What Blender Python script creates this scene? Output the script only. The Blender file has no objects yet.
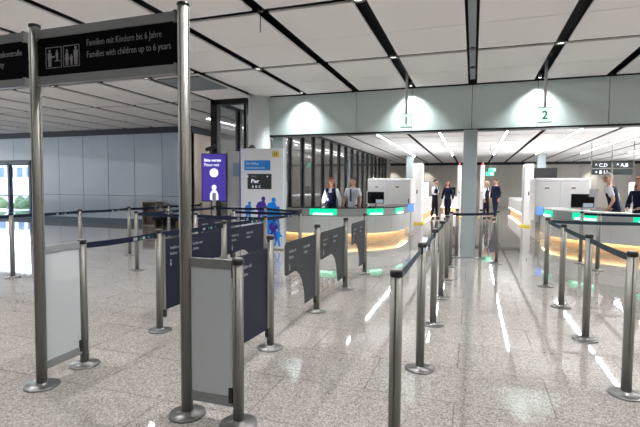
import bpy, bmesh, math, random
from mathutils import Vector, Matrix
random.seed(4)
S = bpy.context.scene
COL = S.collection
PI = math.pi

# ------------------------------------------------------------------ materials
def mat(name, col, rough=.5, metal=0, emit=None, estr=0, spec=.5, coat=0, alpha=None, trans=0, ior=1.45):
    m = bpy.data.materials.new(name); m.use_nodes = True
    b = m.node_tree.nodes['Principled BSDF']
    b.inputs['Base Color'].default_value = (*col, 1)
    b.inputs['Roughness'].default_value = rough
    b.inputs['Metallic'].default_value = metal
    b.inputs['Specular IOR Level'].default_value = spec
    b.inputs['Coat Weight'].default_value = coat
    b.inputs['Transmission Weight'].default_value = trans
    b.inputs['IOR'].default_value = ior
    if emit:
        b.inputs['Emission Color'].default_value = (*emit, 1)
        b.inputs['Emission Strength'].default_value = estr
    return m
def noisy(m, scale, c0, c1, lo=.35, hi=.65, stretch=None, detail=3):
    nt = m.node_tree; b = nt.nodes['Principled BSDF']
    tc = nt.nodes.new('ShaderNodeTexCoord'); n = nt.nodes.new('ShaderNodeTexNoise'); r = nt.nodes.new('ShaderNodeValToRGB')
    n.inputs['Scale'].default_value = scale; n.inputs['Detail'].default_value = detail
    src = tc.outputs['Object']
    if stretch:
        mp = nt.nodes.new('ShaderNodeMapping'); mp.inputs['Scale'].default_value = stretch
        nt.links.new(src, mp.inputs[0]); src = mp.outputs[0]
    nt.links.new(src, n.inputs['Vector']); nt.links.new(n.outputs['Fac'], r.inputs[0])
    r.color_ramp.elements[0].position = lo; r.color_ramp.elements[1].position = hi
    r.color_ramp.elements[0].color = (*c0, 1); r.color_ramp.elements[1].color = (*c1, 1)
    nt.links.new(r.outputs[0], b.inputs['Base Color'])
    return m
def floor_mat():
    m = mat('terrazzo', (.4, .36, .34), .035, spec=.65)
    nt = m.node_tree; L = nt.links; b = nt.nodes['Principled BSDF']
    tc = nt.nodes.new('ShaderNodeTexCoord')
    v = nt.nodes.new('ShaderNodeTexVoronoi'); v.inputs['Scale'].default_value = 110
    L.new(tc.outputs['Object'], v.inputs['Vector'])
    r = nt.nodes.new('ShaderNodeValToRGB'); cr = r.color_ramp; cr.interpolation = 'LINEAR'
    cr.elements[0].position = 0; cr.elements[0].color = (.125, .112, .107, 1)
    cr.elements[1].position = 1; cr.elements[1].color = (.41, .385, .37, 1)
    e = cr.elements.new(.3); e.color = (.205, .187, .178, 1)
    e = cr.elements.new(.6); e.color = (.295, .275, .263, 1)
    L.new(v.outputs['Color'], r.inputs[0])
    n = nt.nodes.new('ShaderNodeTexNoise'); n.inputs['Scale'].default_value = .5; n.inputs['Detail'].default_value = 3
    L.new(tc.outputs['Object'], n.inputs['Vector'])
    br = nt.nodes.new('ShaderNodeTexBrick'); br.offset = .5
    br.inputs['Scale'].default_value = 1; br.inputs['Brick Width'].default_value = 1.25; br.inputs['Row Height'].default_value = .622
    br.inputs['Mortar Size'].default_value = .005; br.inputs['Mortar Smooth'].default_value = .0
    br.inputs['Color1'].default_value = (1, 1, 1, 1); br.inputs['Color2'].default_value = (.9, .9, .9, 1); br.inputs['Mortar'].default_value = (.6, .58, .57, 1)
    mp = nt.nodes.new('ShaderNodeMapping'); mp.inputs['Location'].default_value = (-.54, -.006, 0)
    L.new(tc.outputs['Object'], mp.inputs[0]); L.new(mp.outputs[0], br.inputs['Vector'])
    mx = nt.nodes.new('ShaderNodeMix'); mx.data_type = 'RGBA'; mx.blend_type = 'MULTIPLY'; mx.inputs[0].default_value = 1
    L.new(r.outputs[0], mx.inputs[6]); L.new(br.outputs['Color'], mx.inputs[7])
    L.new(mx.outputs[2], b.inputs['Base Color'])
    return m
M = dict(
 floor=floor_mat(),
 panel=mat('ceiling_panel', (.88, .86, .85), .75, spec=.2),
 black=mat('black_void', (.008, .008, .009), .6),
 alu=noisy(mat('brushed_aluminium', (.5, .5, .48), .46, .35), 3, (.19, .186, .172), (.235, .23, .213), stretch=(30, 30, .6)),
 alu2=noisy(mat('satin_grey_metal', (.42, .45, .47), .4, .6), 3, (.26, .275, .285), (.27, .285, .295), stretch=(2, 2, .6)),
 disc=mat('polished_base', (.16, .16, .16), .3, .8),
 blackp=mat('black_plastic', (.012, .012, .014), .4),
 belt=mat('navy_belt', (.007, .012, .032), .7, spec=.2),
 beltg=mat('slate_belt', (.022, .045, .06), .6, spec=.3),
 head=mat('header_panel', (.55, .64, .64), .32, coat=.15),
 white=mat('white_paint', (.84, .88, .92), .45),
 colgrey=mat('column_grey', (.38, .45, .48), .4, coat=.1),
 wallA=noisy(mat('blue_grey_panel', (.5, .55, .6), .35, coat=.25), .5, (.40, .50, .59), (.48, .57, .65), detail=1),
 wallB=noisy(mat('beige_panel', (.42, .37, .32), .5), .6, (.36, .32, .28), (.44, .39, .34), detail=1),
 navyb=mat('navy_beam', (.012, .02, .04), .5),
 skirt=mat('blue_skirting', (.03, .065, .12), .4),
 dark=mat('dark_frame', (.012, .014, .016), .35, .3),
 glass=mat('clear_glass', (.9, .93, .95), .02, trans=1, ior=1.1),
 mirror=mat('tinted_glass', (.42, .42, .42), .04, trans=.85, ior=1.5),
 gpanel=mat('frosted_white_panel', (.45, .49, .51), .22, coat=.4),
 grpanel=mat('dark_grey_panel', (.032, .037, .044), .5, spec=.2),
 nvpanel=mat('navy_panel', (.010, .012, .032), .5, spec=.2),
 text=mat('panel_lettering', (.28, .29, .33), .5),
 signblk=mat('sign_board', (.004, .004, .006), .7, spec=.05),
 signtxt=mat('sign_lettering', (.27, .28, .31), .5),
 wood=noisy(mat('maple_wood', (.65, .45, .26), .45), 4, (.58, .40, .23), (.72, .52, .31), stretch=(1, 1, 8)),
 led=mat('led_strip', (1, 1, 1), emit=(1, .82, .58), estr=16),
 lamp=mat('strip_light', (1, 1, 1), emit=(1, .98, .97), estr=85),
 lampd=mat('lamp_disc', (1, 1, 1), emit=(1, .95, .9), estr=2.2),
 green=mat('green_display', (.0, .1, .05), emit=(.0, .62, .30), estr=1.25),
 greenw=mat('green_white_display', (.6, .8, .7), emit=(.45, 1, .75), estr=1.6),
 white_lit=mat('sign_lit_white', (.45, .52, .48), emit=(.72, 1, .88), estr=.75),
 greenink=mat('green_ink', (.0, .16, .09), .5),
 counter=mat('counter_white', (.74, .75, .76), .35),
 counterg=mat('counter_band', (.42, .45, .46), .35),
 glassedge=mat('smoked_counter_glass', (.01, .02, .022), .1),
 mach=mat('machine_white', (.9, .9, .91), .4),
 machg=mat('machine_grey', (.5, .51, .52), .4),
 screen=mat('black_screen', (.008, .008, .01), .12),
 scrw=mat('screen_window', (.2, .25, .3), emit=(.4, .5, .6), estr=.5),
 purple=mat('purple_screen', (.05, .03, .3), emit=(.045, .035, .30), estr=.36),
 scrtext=mat('screen_white', (.8, .8, .9), emit=(.8, .82, 1), estr=.75),
 blue=mat('poster_blue', (.02, .18, .55), .4), blue2=mat('poster_bright_blue', (.0, .22, .80), .4), violet=mat('poster_violet', (.05, .02, .30), .4),
 bluel=mat('pale_blue_print', (.25, .38, .5), .5),
 gold=mat('gold_crest', (.55, .42, .10), .5),
 poster=mat('poster_white', (.60, .62, .66), .4), flap=mat('info_board', (.02, .028, .028), .3),
 bscreen=mat('blue_lit_screen', (.1, .2, .5), emit=(.12, .3, .85), estr=1.1),
 wscreen=mat('pale_lit_screen', (.6, .7, .9), emit=(.75, .85, 1), estr=1.2),
 red=mat('red_lamp', (.5, .03, .03), .4), yellow=mat('yellow_bumper', (.8, .65, .05), .5),
 exitg=mat('exit_sign', (.0, .3, .15), emit=(.1, .8, .4), estr=1.5),
 greyw=mat('backroom_wall', (.40, .375, .335), .5),
 grille=mat('vent_grille', (.30, .34, .36), .5),
 brown=noisy(mat('brown_wood', (.12, .07, .04), .5), 6, (.10, .06, .035), (.17, .10, .06)),
 skin=mat('skin', (.56, .33, .24), .5), navy=mat('navy_cloth', (.008, .011, .036), .8, spec=.2), shirt=mat('white_cloth', (.72, .74, .8), .8, spec=.2),
 blk=mat('dark_cloth', (.01, .01, .015), .8, spec=.2), tie=mat('tie', (.03, .02, .15), .6),
 hred=mat('hair_auburn', (.28, .09, .035), .5), hbrown=mat('hair_brown', (.08, .04, .02), .5), hdark=mat('hair_dark', (.015, .012, .01), .5),
 hgrey=mat('hair_grey', (.35, .32, .29), .6), hblond=mat('hair_blond', (.45, .30, .18), .6),
 eye=mat('eye_dark', (.02, .015, .01), .2), lips=mat('lips', (.4, .12, .1), .5), outg=mat('outside_ground', (.6, .6, .58), .8),
 outb=mat('outside_building', (.5, .52, .55), .7), outt=mat('outside_hedge', (.10, .14, .06), .9),
)
# ------------------------------------------------------------------ mesh helpers
class MB:
    def __init__(s): s.bm = bmesh.new(); s.mi = 0
    def _tag(s, n0):
        s.bm.faces.ensure_lookup_table()
        for f in s.bm.faces[n0:]: f.material_index = s.mi
    def box(s, x0, x1, y0, y1, z0, z1, mi=0):
        n = len(s.bm.faces)
        v = [s.bm.verts.new((x, y, z)) for x in (x0, x1) for y in (y0, y1) for z in (z0, z1)]
        for q in ((0, 1, 3, 2), (4, 6, 7, 5), (0, 4, 5, 1), (2, 3, 7, 6), (0, 2, 6, 4), (1, 5, 7, 3)): s.bm.faces.new([v[i] for i in q])
        s.mi = mi; s._tag(n); return s
    def lathe(s, prof, c=(0, 0), seg=28, mi=0, smooth=True, sx=1, sy=1):
        n = len(s.bm.faces); rings = []
        for r, z in prof:
            rings.append([s.bm.verts.new((c[0] + sx * r * math.cos(2 * PI * i / seg), c[1] + sy * r * math.sin(2 * PI * i / seg), z)) for i in range(seg)])
        for a, b in zip(rings, rings[1:]):
            for i in range(seg):
                f = s.bm.faces.new((a[i], a[(i + 1) % seg], b[(i + 1) % seg], b[i])); f.smooth = smooth
        s.bm.faces.new(rings[0][::-1]); s.bm.faces.new(rings[-1])
        s.mi = mi; s._tag(n); return s
    def prism(s, pts, plane, a0, a1, mi=0):
        """pts 2-D outline; plane 'xz' extruded in y, 'yz' extruded in x, 'xy' extruded in z"""
        n = len(s.bm.faces)
        def P(u, v, a): return {'xz': (u, a, v), 'yz': (a, u, v), 'xy': (u, v, a)}[plane]
        A = [s.bm.verts.new(P(u, v, a0)) for u, v in pts]; B = [s.bm.verts.new(P(u, v, a1)) for u, v in pts]
        s.bm.faces.new(A); s.bm.faces.new(B[::-1])
        for i in range(len(pts)):
            j = (i + 1) % len(pts); s.bm.faces.new((A[j], A[i], B[i], B[j]))
        s.mi = mi; s._tag(n); return s
    def tube(s, pts, r, seg=8, mi=0):
        n = len(s.bm.faces); rings = []
        for i, p in enumerate(pts):
            p = Vector(p); d = (Vector(pts[min(i + 1, len(pts) - 1)]) - Vector(pts[max(i - 1, 0)])).normalized()
            u = d.orthogonal().normalized(); w = d.cross(u)
            rr = r[i] if isinstance(r, (list, tuple)) else r
            rings.append([s.bm.verts.new(p + rr * (u * math.cos(2 * PI * k / seg) + w * math.sin(2 * PI * k / seg))) for k in range(seg)])
        for a, b in zip(rings, rings[1:]):
            for i in range(seg):
                f = s.bm.faces.new((a[i], a[(i + 1) % seg], b[(i + 1) % seg], b[i])); f.smooth = True
        s.bm.faces.new(rings[0][::-1]); s.bm.faces.new(rings[-1]); s.mi = mi; s._tag(n); return s
    def ball(s, c, r, mi=0, seg=16):
        n = len(s.bm.faces)
        m = Matrix.Translation(c) @ Matrix.Diagonal((*(r if isinstance(r, tuple) else (r, r, r)), 1))
        bmesh.ops.create_uvsphere(s.bm, u_segments=seg, v_segments=seg // 2 + 2, radius=1, matrix=m)
        s.bm.faces.ensure_lookup_table()
        for f in s.bm.faces[n:]: f.smooth = True; f.material_index = mi
        return s
    def mesh(s, name, *mats):
        bmesh.ops.recalc_face_normals(s.bm, faces=s.bm.faces)
        me = bpy.data.meshes.new(name); s.bm.to_mesh(me); s.bm.free()
        for m in mats: me.materials.append(M[m] if isinstance(m, str) else m)
        return me
    def build(s, name, mats, parent=None, bevel=0):
        if isinstance(mats, str): mats = (mats,)
        return link(name, s.mesh(name, *mats), parent, bevel)
def link(name, me, parent=None, bevel=0):
    o = bpy.data.objects.new(name, me); COL.objects.link(o)
    if parent: o.parent = parent
    if bevel:
        b = o.modifiers.new('bevel', 'BEVEL'); b.width = bevel; b.segments = 2; b.limit_method = 'ANGLE'
    return o
def tag(o, label=None, cat=None, group=None, kind=None):
    if label: o['label'] = label
    if cat: o['category'] = cat
    if group: o['group'] = group
    if kind: o['kind'] = kind
    return o
def thing(name, label, cat, loc=(0, 0, 0), rz=0, group=None):
    o = bpy.data.objects.new(name, None); COL.objects.link(o); o.empty_display_size = .1
    o.location = loc; o.rotation_euler = (0, 0, rz); return tag(o, label, cat, group)
def struct(name, mb, mats, bevel=0): return tag(mb.build(name, mats, None, bevel), kind='structure')
def text_mesh(s, size, ext=.0008, align='LEFT', spacing=1.0, bold=0):
    cu = bpy.data.curves.new('lettering', 'FONT'); cu.body = s; cu.size = size; cu.extrude = ext; cu.align_x = align; cu.space_character = spacing; cu.offset = bold; cu.resolution_u = 3
    o = bpy.data.objects.new('tmp', cu); COL.objects.link(o)
    bpy.context.view_layer.update()
    me = bpy.data.meshes.new_from_object(o.evaluated_get(bpy.context.evaluated_depsgraph_get()))
    bpy.data.objects.remove(o); bpy.data.curves.remove(cu); return me
def lettering(name, s, size, loc, rz, matn, parent, sx=1, align='LEFT', bold=0, label=None):
    """upright text whose reading direction is +X turned by rz; faces -Y"""
    me = text_mesh(s, size, align=align, bold=bold)
    me.transform(Matrix.Translation(loc) @ Matrix.Rotation(rz, 4, 'Z') @ Matrix.Rotation(PI / 2, 4, 'X') @ Matrix.Diagonal((sx, 1, 1, 1)))
    me.materials.clear(); me.materials.append(M[matn])
    o = link(name, me, parent)
    if label: o['label'] = label
    return o

# ------------------------------------------------------------------ camera
f, yaw, pit, rol = 451.7008, .326103494, .0578413232, .00704173565
F = Vector((-math.sin(yaw) * math.cos(pit), math.cos(yaw) * math.cos(pit), -math.sin(pit)))
r0 = F.cross(Vector((0, 0, 1))).normalized(); u0 = r0.cross(F)
r1 = r0 * math.cos(rol) + u0 * math.sin(rol); u1 = -r0 * math.sin(rol) + u0 * math.cos(rol)
cam = bpy.data.cameras.new('camera'); cam.sensor_width = 36; cam.lens = f * 36 / 640; cam.clip_start = .05; cam.clip_end = 300
co = bpy.data.objects.new('camera', cam); COL.objects.link(co)
mw = Matrix.Identity(4)
for i, v in enumerate((r1, u1, -F)):
    for j in range(3): mw[j][i] = v[j]
mw[0][3], mw[1][3], mw[2][3] = 0, 0, 1.45
co.matrix_world = mw; S.camera = co

ZC = 3.62
GX = [-.065 + 1.2465 * k for k in range(-19, 11)]       # groove lines of the ceiling
GY0, GP = 5.2, 2.43
# ------------------------------------------------------------------ setting
struct('floor', MB().box(-24.2, 12.4, -6.2, 42.2, -.1, 0), 'floor')
b = MB()
for k in range(len(GX) - 1):
    x0, x1 = GX[k] + .085, GX[k + 1] - .085
    n = -5
    while True:
        y0 = GY0 + GP * n
        if y0 > 41: break
        for h in (0, 1):
            a0 = y0 + (.065 if h == 0 else GP / 2 + .006); a1 = y0 + (GP / 2 - .006 if h == 0 else GP - .065)
            if a0 < 10.05 < a1: pass
            if a0 > 14.3 and x1 < -10: continue
            b.box(x0, x1, a0, a1, ZC, ZC + .026)
        n += 1
struct('ceiling', b, 'panel')
struct('trim_1', MB().box(-24.2, 12.4, -6.2, 42.2, ZC + .2, ZC + .3), 'black')            # black void above the panels
# header between the halls
b = MB()
struct('wall_header', MB().box(-4.74, 12, 10.1, 10.34, 2.70, ZC + .2), 'black')
b = MB()
for k in range(-4, 10):
    x0 = -.065 + 1.2465 * k; b.box(max(x0 + .005, -4.76), min(x0 + 1.2465 - .005, 12), 10.075, 10.10, 2.70, ZC - .015)
    b.box(max(x0 + .005, -4.76), min(x0 + 1.2465 - .005, 12), 10.34, 10.365, 2.70, ZC - .015)
struct('trim_2', b, 'head')
b = MB()
b.box(-4.77, -4.755, 10.07, 10.37, 2.68, ZC); b.box(-4.77, 12, 10.07, 10.37, 2.665, 2.70)
struct('trim_3', b, 'dark')
struct('wall_pier', MB().box(-4.66, -4.38, 10.12, 10.34, 0, 2.66), 'colgrey')
# left hall back wall
b = MB(); x = -22.86
YA = 14.0
edges = [-24.2] + [-9.66 - 1.2465 * k for k in range(11, -1, -1)]
for x0, x1 in zip(edges, edges[1:]):
    for z0, z1 in ((.2, 1.075), (1.09, 3.4)):
        if x0 < -17.6 and x1 > -20.3: 
            if z1 > 2: b.box(x0 + .01, x1 - .01, YA, YA + .03, 2.5, 3.4)
            continue
        b.box(x0 + .01, x1 - .01, YA, YA + .03, z0, z1)
struct('wall_left_back', b, 'wallA')
b = MB(); b.box(-24.2, -20.9, YA + .03, YA + .2, 0, ZC + .2); b.box(-17.45, -9.66, YA + .03, YA + .2, 0, ZC + .2); b.box(-20.9, -17.45, YA + .03, YA + .2, 2.46, ZC + .2)
struct('wall_left_core', b, 'navyb')
b = MB(); b.box(-24.2, -9.66, YA - .06, YA + .03, 3.4, ZC + .2); b.box(-9.72, -9.62, YA, 40, 3.38, ZC + .2); struct('trim_4', b, 'navyb')
b = MB(); b.box(-24.2, -20.9, YA - .02, YA + .02, 0, .19); b.box(-17.45, -11.7, YA - .02, YA + .02, 0, .19); struct('baseboard_left', b, 'skirt')
b = MB(); b.box(-10, -9.7, YA + .2, 40, 0, ZC + .2)
for k in range(20): b.box(-9.7, -9.66, YA + .01 + 1.3 * k, YA + 1.29 + 1.3 * k, .02, 3.38)
struct('wall_passage', b, 'wallB')
struct('wall_left', MB().box(-24.4, -24.2, -6.2, YA + .2, 0, ZC + .2), 'wallA')
b = MB().box(-24.2, 12.4, -6.4, -6.2, 0, ZC + .2)
struct('wall_rear', b, 'greyw')
def area_fill(loc, rot, w, h, e):  # unseen area lights added as fill
    l = bpy.data.lights.new('fill_light', 'AREA'); l.shape = 'RECTANGLE'; l.size = w; l.size_y = h; l.energy = e; l.color = (.93, .97, 1)
    o = bpy.data.objects.new('fill_light', l); COL.objects.link(o); o.location = loc; o.rotation_euler = rot
area_fill((-24.1, 5, 1.9), (PI / 2, 0, -PI / 2), 16, 2.7, 420)  # stands for daylight from the left; no window is built in that wall
area_fill((12.2, 25, 1.9), (PI / 2, 0, PI / 2), 24, 2.8, 900)  # added side fill for the back hall; the right wall has no window
for X_, Y_, Z_, w_, h_, e_ in ((-2.8, 25, 1.0, .8, 8, 420), (2.75, 26, 1.0, .8, 8, 420), (7.4, 17.6, 1.0, 4, .8, 300), (-2.6, 15.3, 1.85, 1.0, .8, 130), (2.4, 15, 1.85, 1.0, .8, 130), (-4.6, 12.6, 1.0, 1.2, 1, 90), (4.2, 12.6, 1.0, 1.2, 1, 90)):
    area_fill((X_, Y_, Z_), (PI, 0, 0), w_, h_, e_ * .25)  # added upward fills that brighten the back hall ceiling, no lamps modelled
struct('wall_right', MB().box(12.4, 12.6, -6.2, 42.2, 0, ZC + .2), 'greyw')
b = MB(); b.box(-10, 12.4, 40.2, 40.4, 0, ZC + .2)
for k in range(17): b.box(-9.6 + 1.2465 * k, -9.6 + 1.2465 * k + 1.23, 40.15, 40.2, .05, 3.4)
struct('wall_back', b, 'greyw')
struct('trim_5', MB().box(-9.66, 12.4, 40.1, 40.15, 3.4, ZC + .2), 'dark')
# glass double door to outside
b = MB()
for x in (-20.9, -18.76, -17.55): b.box(x, x + .1, YA - .02, YA + .12, 0, 2.4)
b.box(-20.9, -17.45, YA - .02, YA + .12, 2.32, 2.46)
for x0, dw in ((-20.8, 2.04), (-18.66, 1.11)):
    b.box(x0, x0 + .07, YA + .02, YA + .08, 0, 2.36); b.box(x0 + dw - .07, x0 + dw, YA + .02, YA + .08, 0, 2.36)
    b.box(x0, x0 + dw, YA + .02, YA + .08, 0, .12); b.box(x0, x0 + dw, YA + .02, YA + .08, 2.28, 2.36); b.box(x0, x0 + dw, YA + .02, YA + .08, .98, 1.03)
dr = struct('door_1', b, 'skirt')
g = MB(); g.box(-20.73, -18.83, YA + .045, YA + .055, .12, 2.28); g.box(-18.59, -17.62, YA + .045, YA + .055, .12, 2.28)
g.build('glass_pane', 'glass', dr)
MB().tube([(-18.87, YA - .03, .9), (-18.87, YA - .03, 1.4)], .018).tube([(-18.56, YA - .03, .9), (-18.56, YA - .03, 1.4)], .018).build('door_handle', 'alu', dr)
struct('ground_outside', MB().box(-60, 0, 42.4, 90, -.14, -.1).box(-60, -10.1, YA + .2, 42.3, -.14, -.1), 'outg')
t = thing('outside_building', 'grey building seen far off through the glass door', 'building', (-47, 36, -.1))
b = MB(); b.box(-3, 3, 0, 4, 0, 4.2)
b.build('wall', 'outb', t)
b = MB()
for i in range(4): b.box(-2.7 + 1.4 * i, -1.8 + 1.4 * i, -.03, .02, 2.4, 3.5)
b.build('window', 'skirt', t)
o = MB()
for i in range(30): o.ball((random.uniform(-3, 3), random.uniform(-.3, .3), random.uniform(.2, .8)), random.uniform(.25, .45), seg=8)
o = o.build('hedge', 'outt'); o.location = (-30, 22, -.4); tag(o, 'low green hedge outside the glass door', 'hedge')
# glass partition running back from the header
b = MB(); b.box(-6.32, -6.14, 10.02, 10.2, 0, ZC); b.box(-5.40, -5.33, 10.05, 10.2, 0, ZC); b.box(-6.32, -5.33, 10.02, 10.2, 3.5, ZC + .15)
b.box(-6.32, -5.33, 10.05, 10.2, 0, .08)
w = struct('window_1', b, 'dark')
MB().box(-6.14, -5.40, 10.1, 10.11, .08, 3.5).build('glass_pane', 'glass', w)
b = MB(); pn = MB()
ys = [10.11 + 1.2465 * k for k in range(20)]
for y in ys[1:]: b.box(-6.34, -6.18, y - .055, y + .055, 0, ZC - .05)
b.box(-6.3, -6.22, 10.2, ys[-1], 3.53, ZC + .1); b.box(-6.3, -6.22, 10.2, ys[-1], 0, .1)
w = struct('window_2', b, 'dark')
for y0, y1 in zip(ys, ys[1:]): pn.box(-6.265, -6.255, y0 + .06, y1 - .06, .1, 3.53)
pn.build('glass_pane', 'mirror', w)
struct('wall_partition', MB().box(-9.66, -6.18, 35.2, 35.4, 0, ZC + .2), 'greyw')

# ------------------------------------------------------------------ ceiling fixtures
def spot(x, y, z, e, ang, blend=.6, col=(.98, .97, .94), r=.05, name='downlight_beam'):
    l = bpy.data.lights.new(name, 'SPOT'); l.energy = e; l.spot_size = math.radians(ang); l.spot_blend = blend; l.color = col; l.shadow_soft_size = r
    o = bpy.data.objects.new(name, l); COL.objects.link(o); o.location = (x, y, z); return o
rows = {0: 'far row', 1: 'middle row', 2: 'near row', 3: 'row above the camera', 4: 'row behind the camera'}
cols = {-11: 'seventh', -9: 'sixth', -7: 'fifth', -5: 'fourth', -3: 'leftmost', -1: 'second', 1: 'third', 3: 'rightmost'}
DL = []
dlm = None
E_F = 150
for ri, y in enumerate((7.63, 5.2, 2.76, .34, -2.1)):
    for k in (-15, -13, -11, -9, -7, -5, -3, -1, 1, 3, 5, 7, 9):
        x = -.065 + 1.2465 * k
        spot(x, y, 3.6, E_F * (1.05, 1.1, 1.45, .45, .3)[ri], 140, .8)
        vis = (ri == 0 and k in (-3, -1, 1)) or (ri == 1 and k == -1)
        if not vis: 
            if not (ri <= 1 and -12 < k < 4): continue
        t = thing('downlight', '', 'ceiling light', (x, y, ZC), 0, 'round downlights where the ceiling grooves cross')
        ring = MB().lathe([(.07, .02), (.085, -.012), (.06, -.016), (.055, .02)], seg=24).build('trim_ring', 'alu', t)
        MB().lathe([(.05, .0), (.05, .012)], seg=20).build('lens', 'lampd', t)
        nm = {(-3, 0): 'round ceiling downlight to the left of the hanging 1 sign, near the white pillar', (-1, 0): 'round ceiling downlight in the groove right above the hanging 1 sign',
              (1, 0): 'round ceiling downlight in the groove above the hanging 2 sign', (-1, 1): 'round downlight at the very top edge, in the groove of the 1 sign'}
        t['label'] = nm.get((k, ri), 'round downlight left of the white pillar, %s from it, %s ceiling row' % ({-3: 'nearest', -5: 'second', -7: 'third', -9: 'fourth', -11: 'fifth'}.get(k, 'beyond'), {0: 'back', 1: 'front'}[ri]))
        if (k, ri) == (1, 1): t['label'] = 'round ceiling downlight just above the top edge, near the central rail'
        if k == 3: t['label'] = 'round ceiling downlight at the right edge, over the %s right hand posts' % ('rear' if ri == 0 else 'near')
for k in (-3, -1, 1, 3, 5):          # wall washers that draw the scallops on the header
    x = -.065 + 1.2465 * k
    spot(x, 9.86, 3.58, 190 if k < 3 else 60, 112, 1, (.93, 1, .97), .05, 'wall_washer_beam')
    if k > 1: continue
    t = thing('wall_washer', {-3: 'small wall washer lighting the leftmost bright patch on the header', -1: 'small wall washer lighting the patch behind the 1 sign', 1: 'small wall washer lighting the patch behind the 2 sign'}[k], 'ceiling light', (x, 9.86, ZC), 0, 'wall washers before the header')
    MB().lathe([(.035, .0), (.035, .09)], seg=16).build('housing', 'alu', t)
    MB().lathe([(.026, -.004), (.026, .0)], seg=16).build('lens', 'lampd', t)
    MB().box(-.08, .08, -.015, .015, .06, .08).build('bracket', 'blackp', t)
# rail in the central groove
t = thing('ceiling_rail', 'dark service rail with lamp heads in the central ceiling groove', 'ceiling rail', (-.065, 4.2, ZC))
MB().box(-.05, .05, 0, 5.6, .04, .09).build('rail', 'grille', t)
for y in (.3, 3.42, 4.6): MB().lathe([(.04, .0), (.045, .03), (.03, .05)], c=(0, y), seg=16).build('lamp_head', 'alu', t)
t = thing('ceiling_rod', 'thin dark rod hanging from the crossing of two ceiling grooves', 'rod', (-2.56, 5.2, ZC))
MB().tube([(0, 0, .05), (0, 0, -.25)], .006).build('rod', 'blackp', t); MB().lathe([(.03, .0), (.03, .05)], seg=14).build('mount', 'blackp', t)
b = MB().box(-6.13, -5.16, 7.75, 8.85, ZC - .02, ZC - .004, 1)
b.box(-6.13, -5.16, 7.75, 7.78, ZC - .03, ZC - .002); b.box(-6.13, -5.16, 8.82, 8.85, ZC - .03, ZC - .002)
for i in range(26): b.box(-6.12 + i * .037, -6.105 + i * .037, 7.78, 8.82, ZC - .03, ZC - .018)
tag(b.build('ceiling_vent', ('grille', 'grille')), 'grey blue square vent grille in the ceiling left of the white pillar', 'ceiling vent')
# strip lights of the back hall
sl = {-5: 'beyond the glass partition', -3: 'leftmost, near the glass partition', -1: 'just left of the grey column', 1: 'just right of the grey column', 3: 'third from the right over the security hall', 5: 'second from the right over the security hall', 7: 'rightmost over the security hall'}
sm = MB().box(-.02, .02, 0, 16.2, .0, .02).mesh('tube', 'lamp'); sh = MB().box(-.06, -.038, 0, 16.2, -.01, .07).box(.038, .06, 0, 16.2, -.01, .07).box(-.06, .06, 0, 16.2, .022, .07).mesh('housing', 'alu')
sm2 = MB().box(-.02, .02, -4.3, 16.2, .0, .02).mesh('tube', 'lamp'); sh2 = MB().box(-.06, -.038, -4.3, 16.2, -.01, .07).box(.038, .06, -4.3, 16.2, -.01, .07).box(-.06, .06, -4.3, 16.2, .022, .07).mesh('housing', 'alu')
for k in (-5, -3, -1, 1, 3, 5, 7, 9):
    if k == -5: continue
    t = thing('strip_light', 'long white strip light in a ceiling groove, ' + sl.get(k, 'at the far right behind the header'), 'ceiling light', (-.065 + 1.2465 * k, 15.2, ZC + .01), 0, 'strip lights of the back hall')
    link('diffuser', sm if abs(k) == 1 else sm2, t); link('housing', sh if abs(k) == 1 else sh2, t)
for i in range(3):
    t = thing('passage_light', 'white strip light behind the glass partition, %s from the header' % ('nearest', 'second', 'farthest')[i], 'ceiling light', (-8, 12.5 + 6 * i, ZC - .025), 0, 'strip lights behind the glass')
    MB().box(-.03, .03, 0, 3.6, -.005, .0).build('diffuser', 'lamp', t); MB().box(-.04, .04, -.02, 3.62, .0, .03).build('housing', 'alu', t)

# ------------------------------------------------------------------ columns
tag(MB().box(-.215, .06, 9.93, 10.07, 0, 2.665).build('column', 'colgrey', None, .008), 'slim grey column standing under the header between the two lanes', 'column')
o = MB().lathe([(.27, 0), (.27, ZC + .1)], c=(0, 0), seg=40).build('pillar', 'white'); o.location = (-4.98, 10.08, 0)
tag(o, 'round white pillar at the left end of the header, behind the poster stand', 'pillar')
for x, y, l in ((-4.1, 31.0, 'square grey pillar in the back hall beside the left white scanner gate'), (4.05, 31.6, 'square grey pillar in the back hall right of the right white scanner gate')):
    tag(MB().box(x - .24, x + .24, y, y + .4, 0, ZC + .05).build('square_pillar', 'colgrey'), l, 'pillar')

# ------------------------------------------------------------------ stanchions
def pole_mesh(h, r, z0=.01):
    bm = bmesh.new(); n = 48; A = []; B = []
    for i in range(n):
        a = 2 * PI * i / n; rr = r * (.80 if i % 12 in (0,) else 1)
        A.append(bm.verts.new((rr * math.cos(a), rr * math.sin(a), z0))); B.append(bm.verts.new((rr * math.cos(a), rr * math.sin(a), h)))
    for i in range(n):
        f_ = bm.faces.new((A[i], A[(i + 1) % n], B[(i + 1) % n], B[i])); f_.smooth = (i % 12 not in (0, 11))
    bm.faces.new(A[::-1]); bm.faces.new(B)
    me = bpy.data.meshes.new('pole'); bm.to_mesh(me); bm.free(); me.materials.append(M['alu']); return me
PM = pole_mesh(.985, .033)
BASE = MB().lathe([(.112, 0), (.115, .004), (.112, .010), (.10, .014), (.042, .017), (.04, .03)], seg=40).mesh('base', 'disc')
CAP = MB().lathe([(.034, .985), (.036, .99), (.036, 1.012), (.030, 1.020)], seg=32).mesh('cap', 'blackp')
CAPT = MB().lathe([(.027, 1.020), (.026, 1.024)], seg=32).mesh('cap_plate', 'alu')
RCV = MB().box(-.010, .010, .031, .041, .90, 1.0).mesh('belt_receiver', 'blackp')
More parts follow.
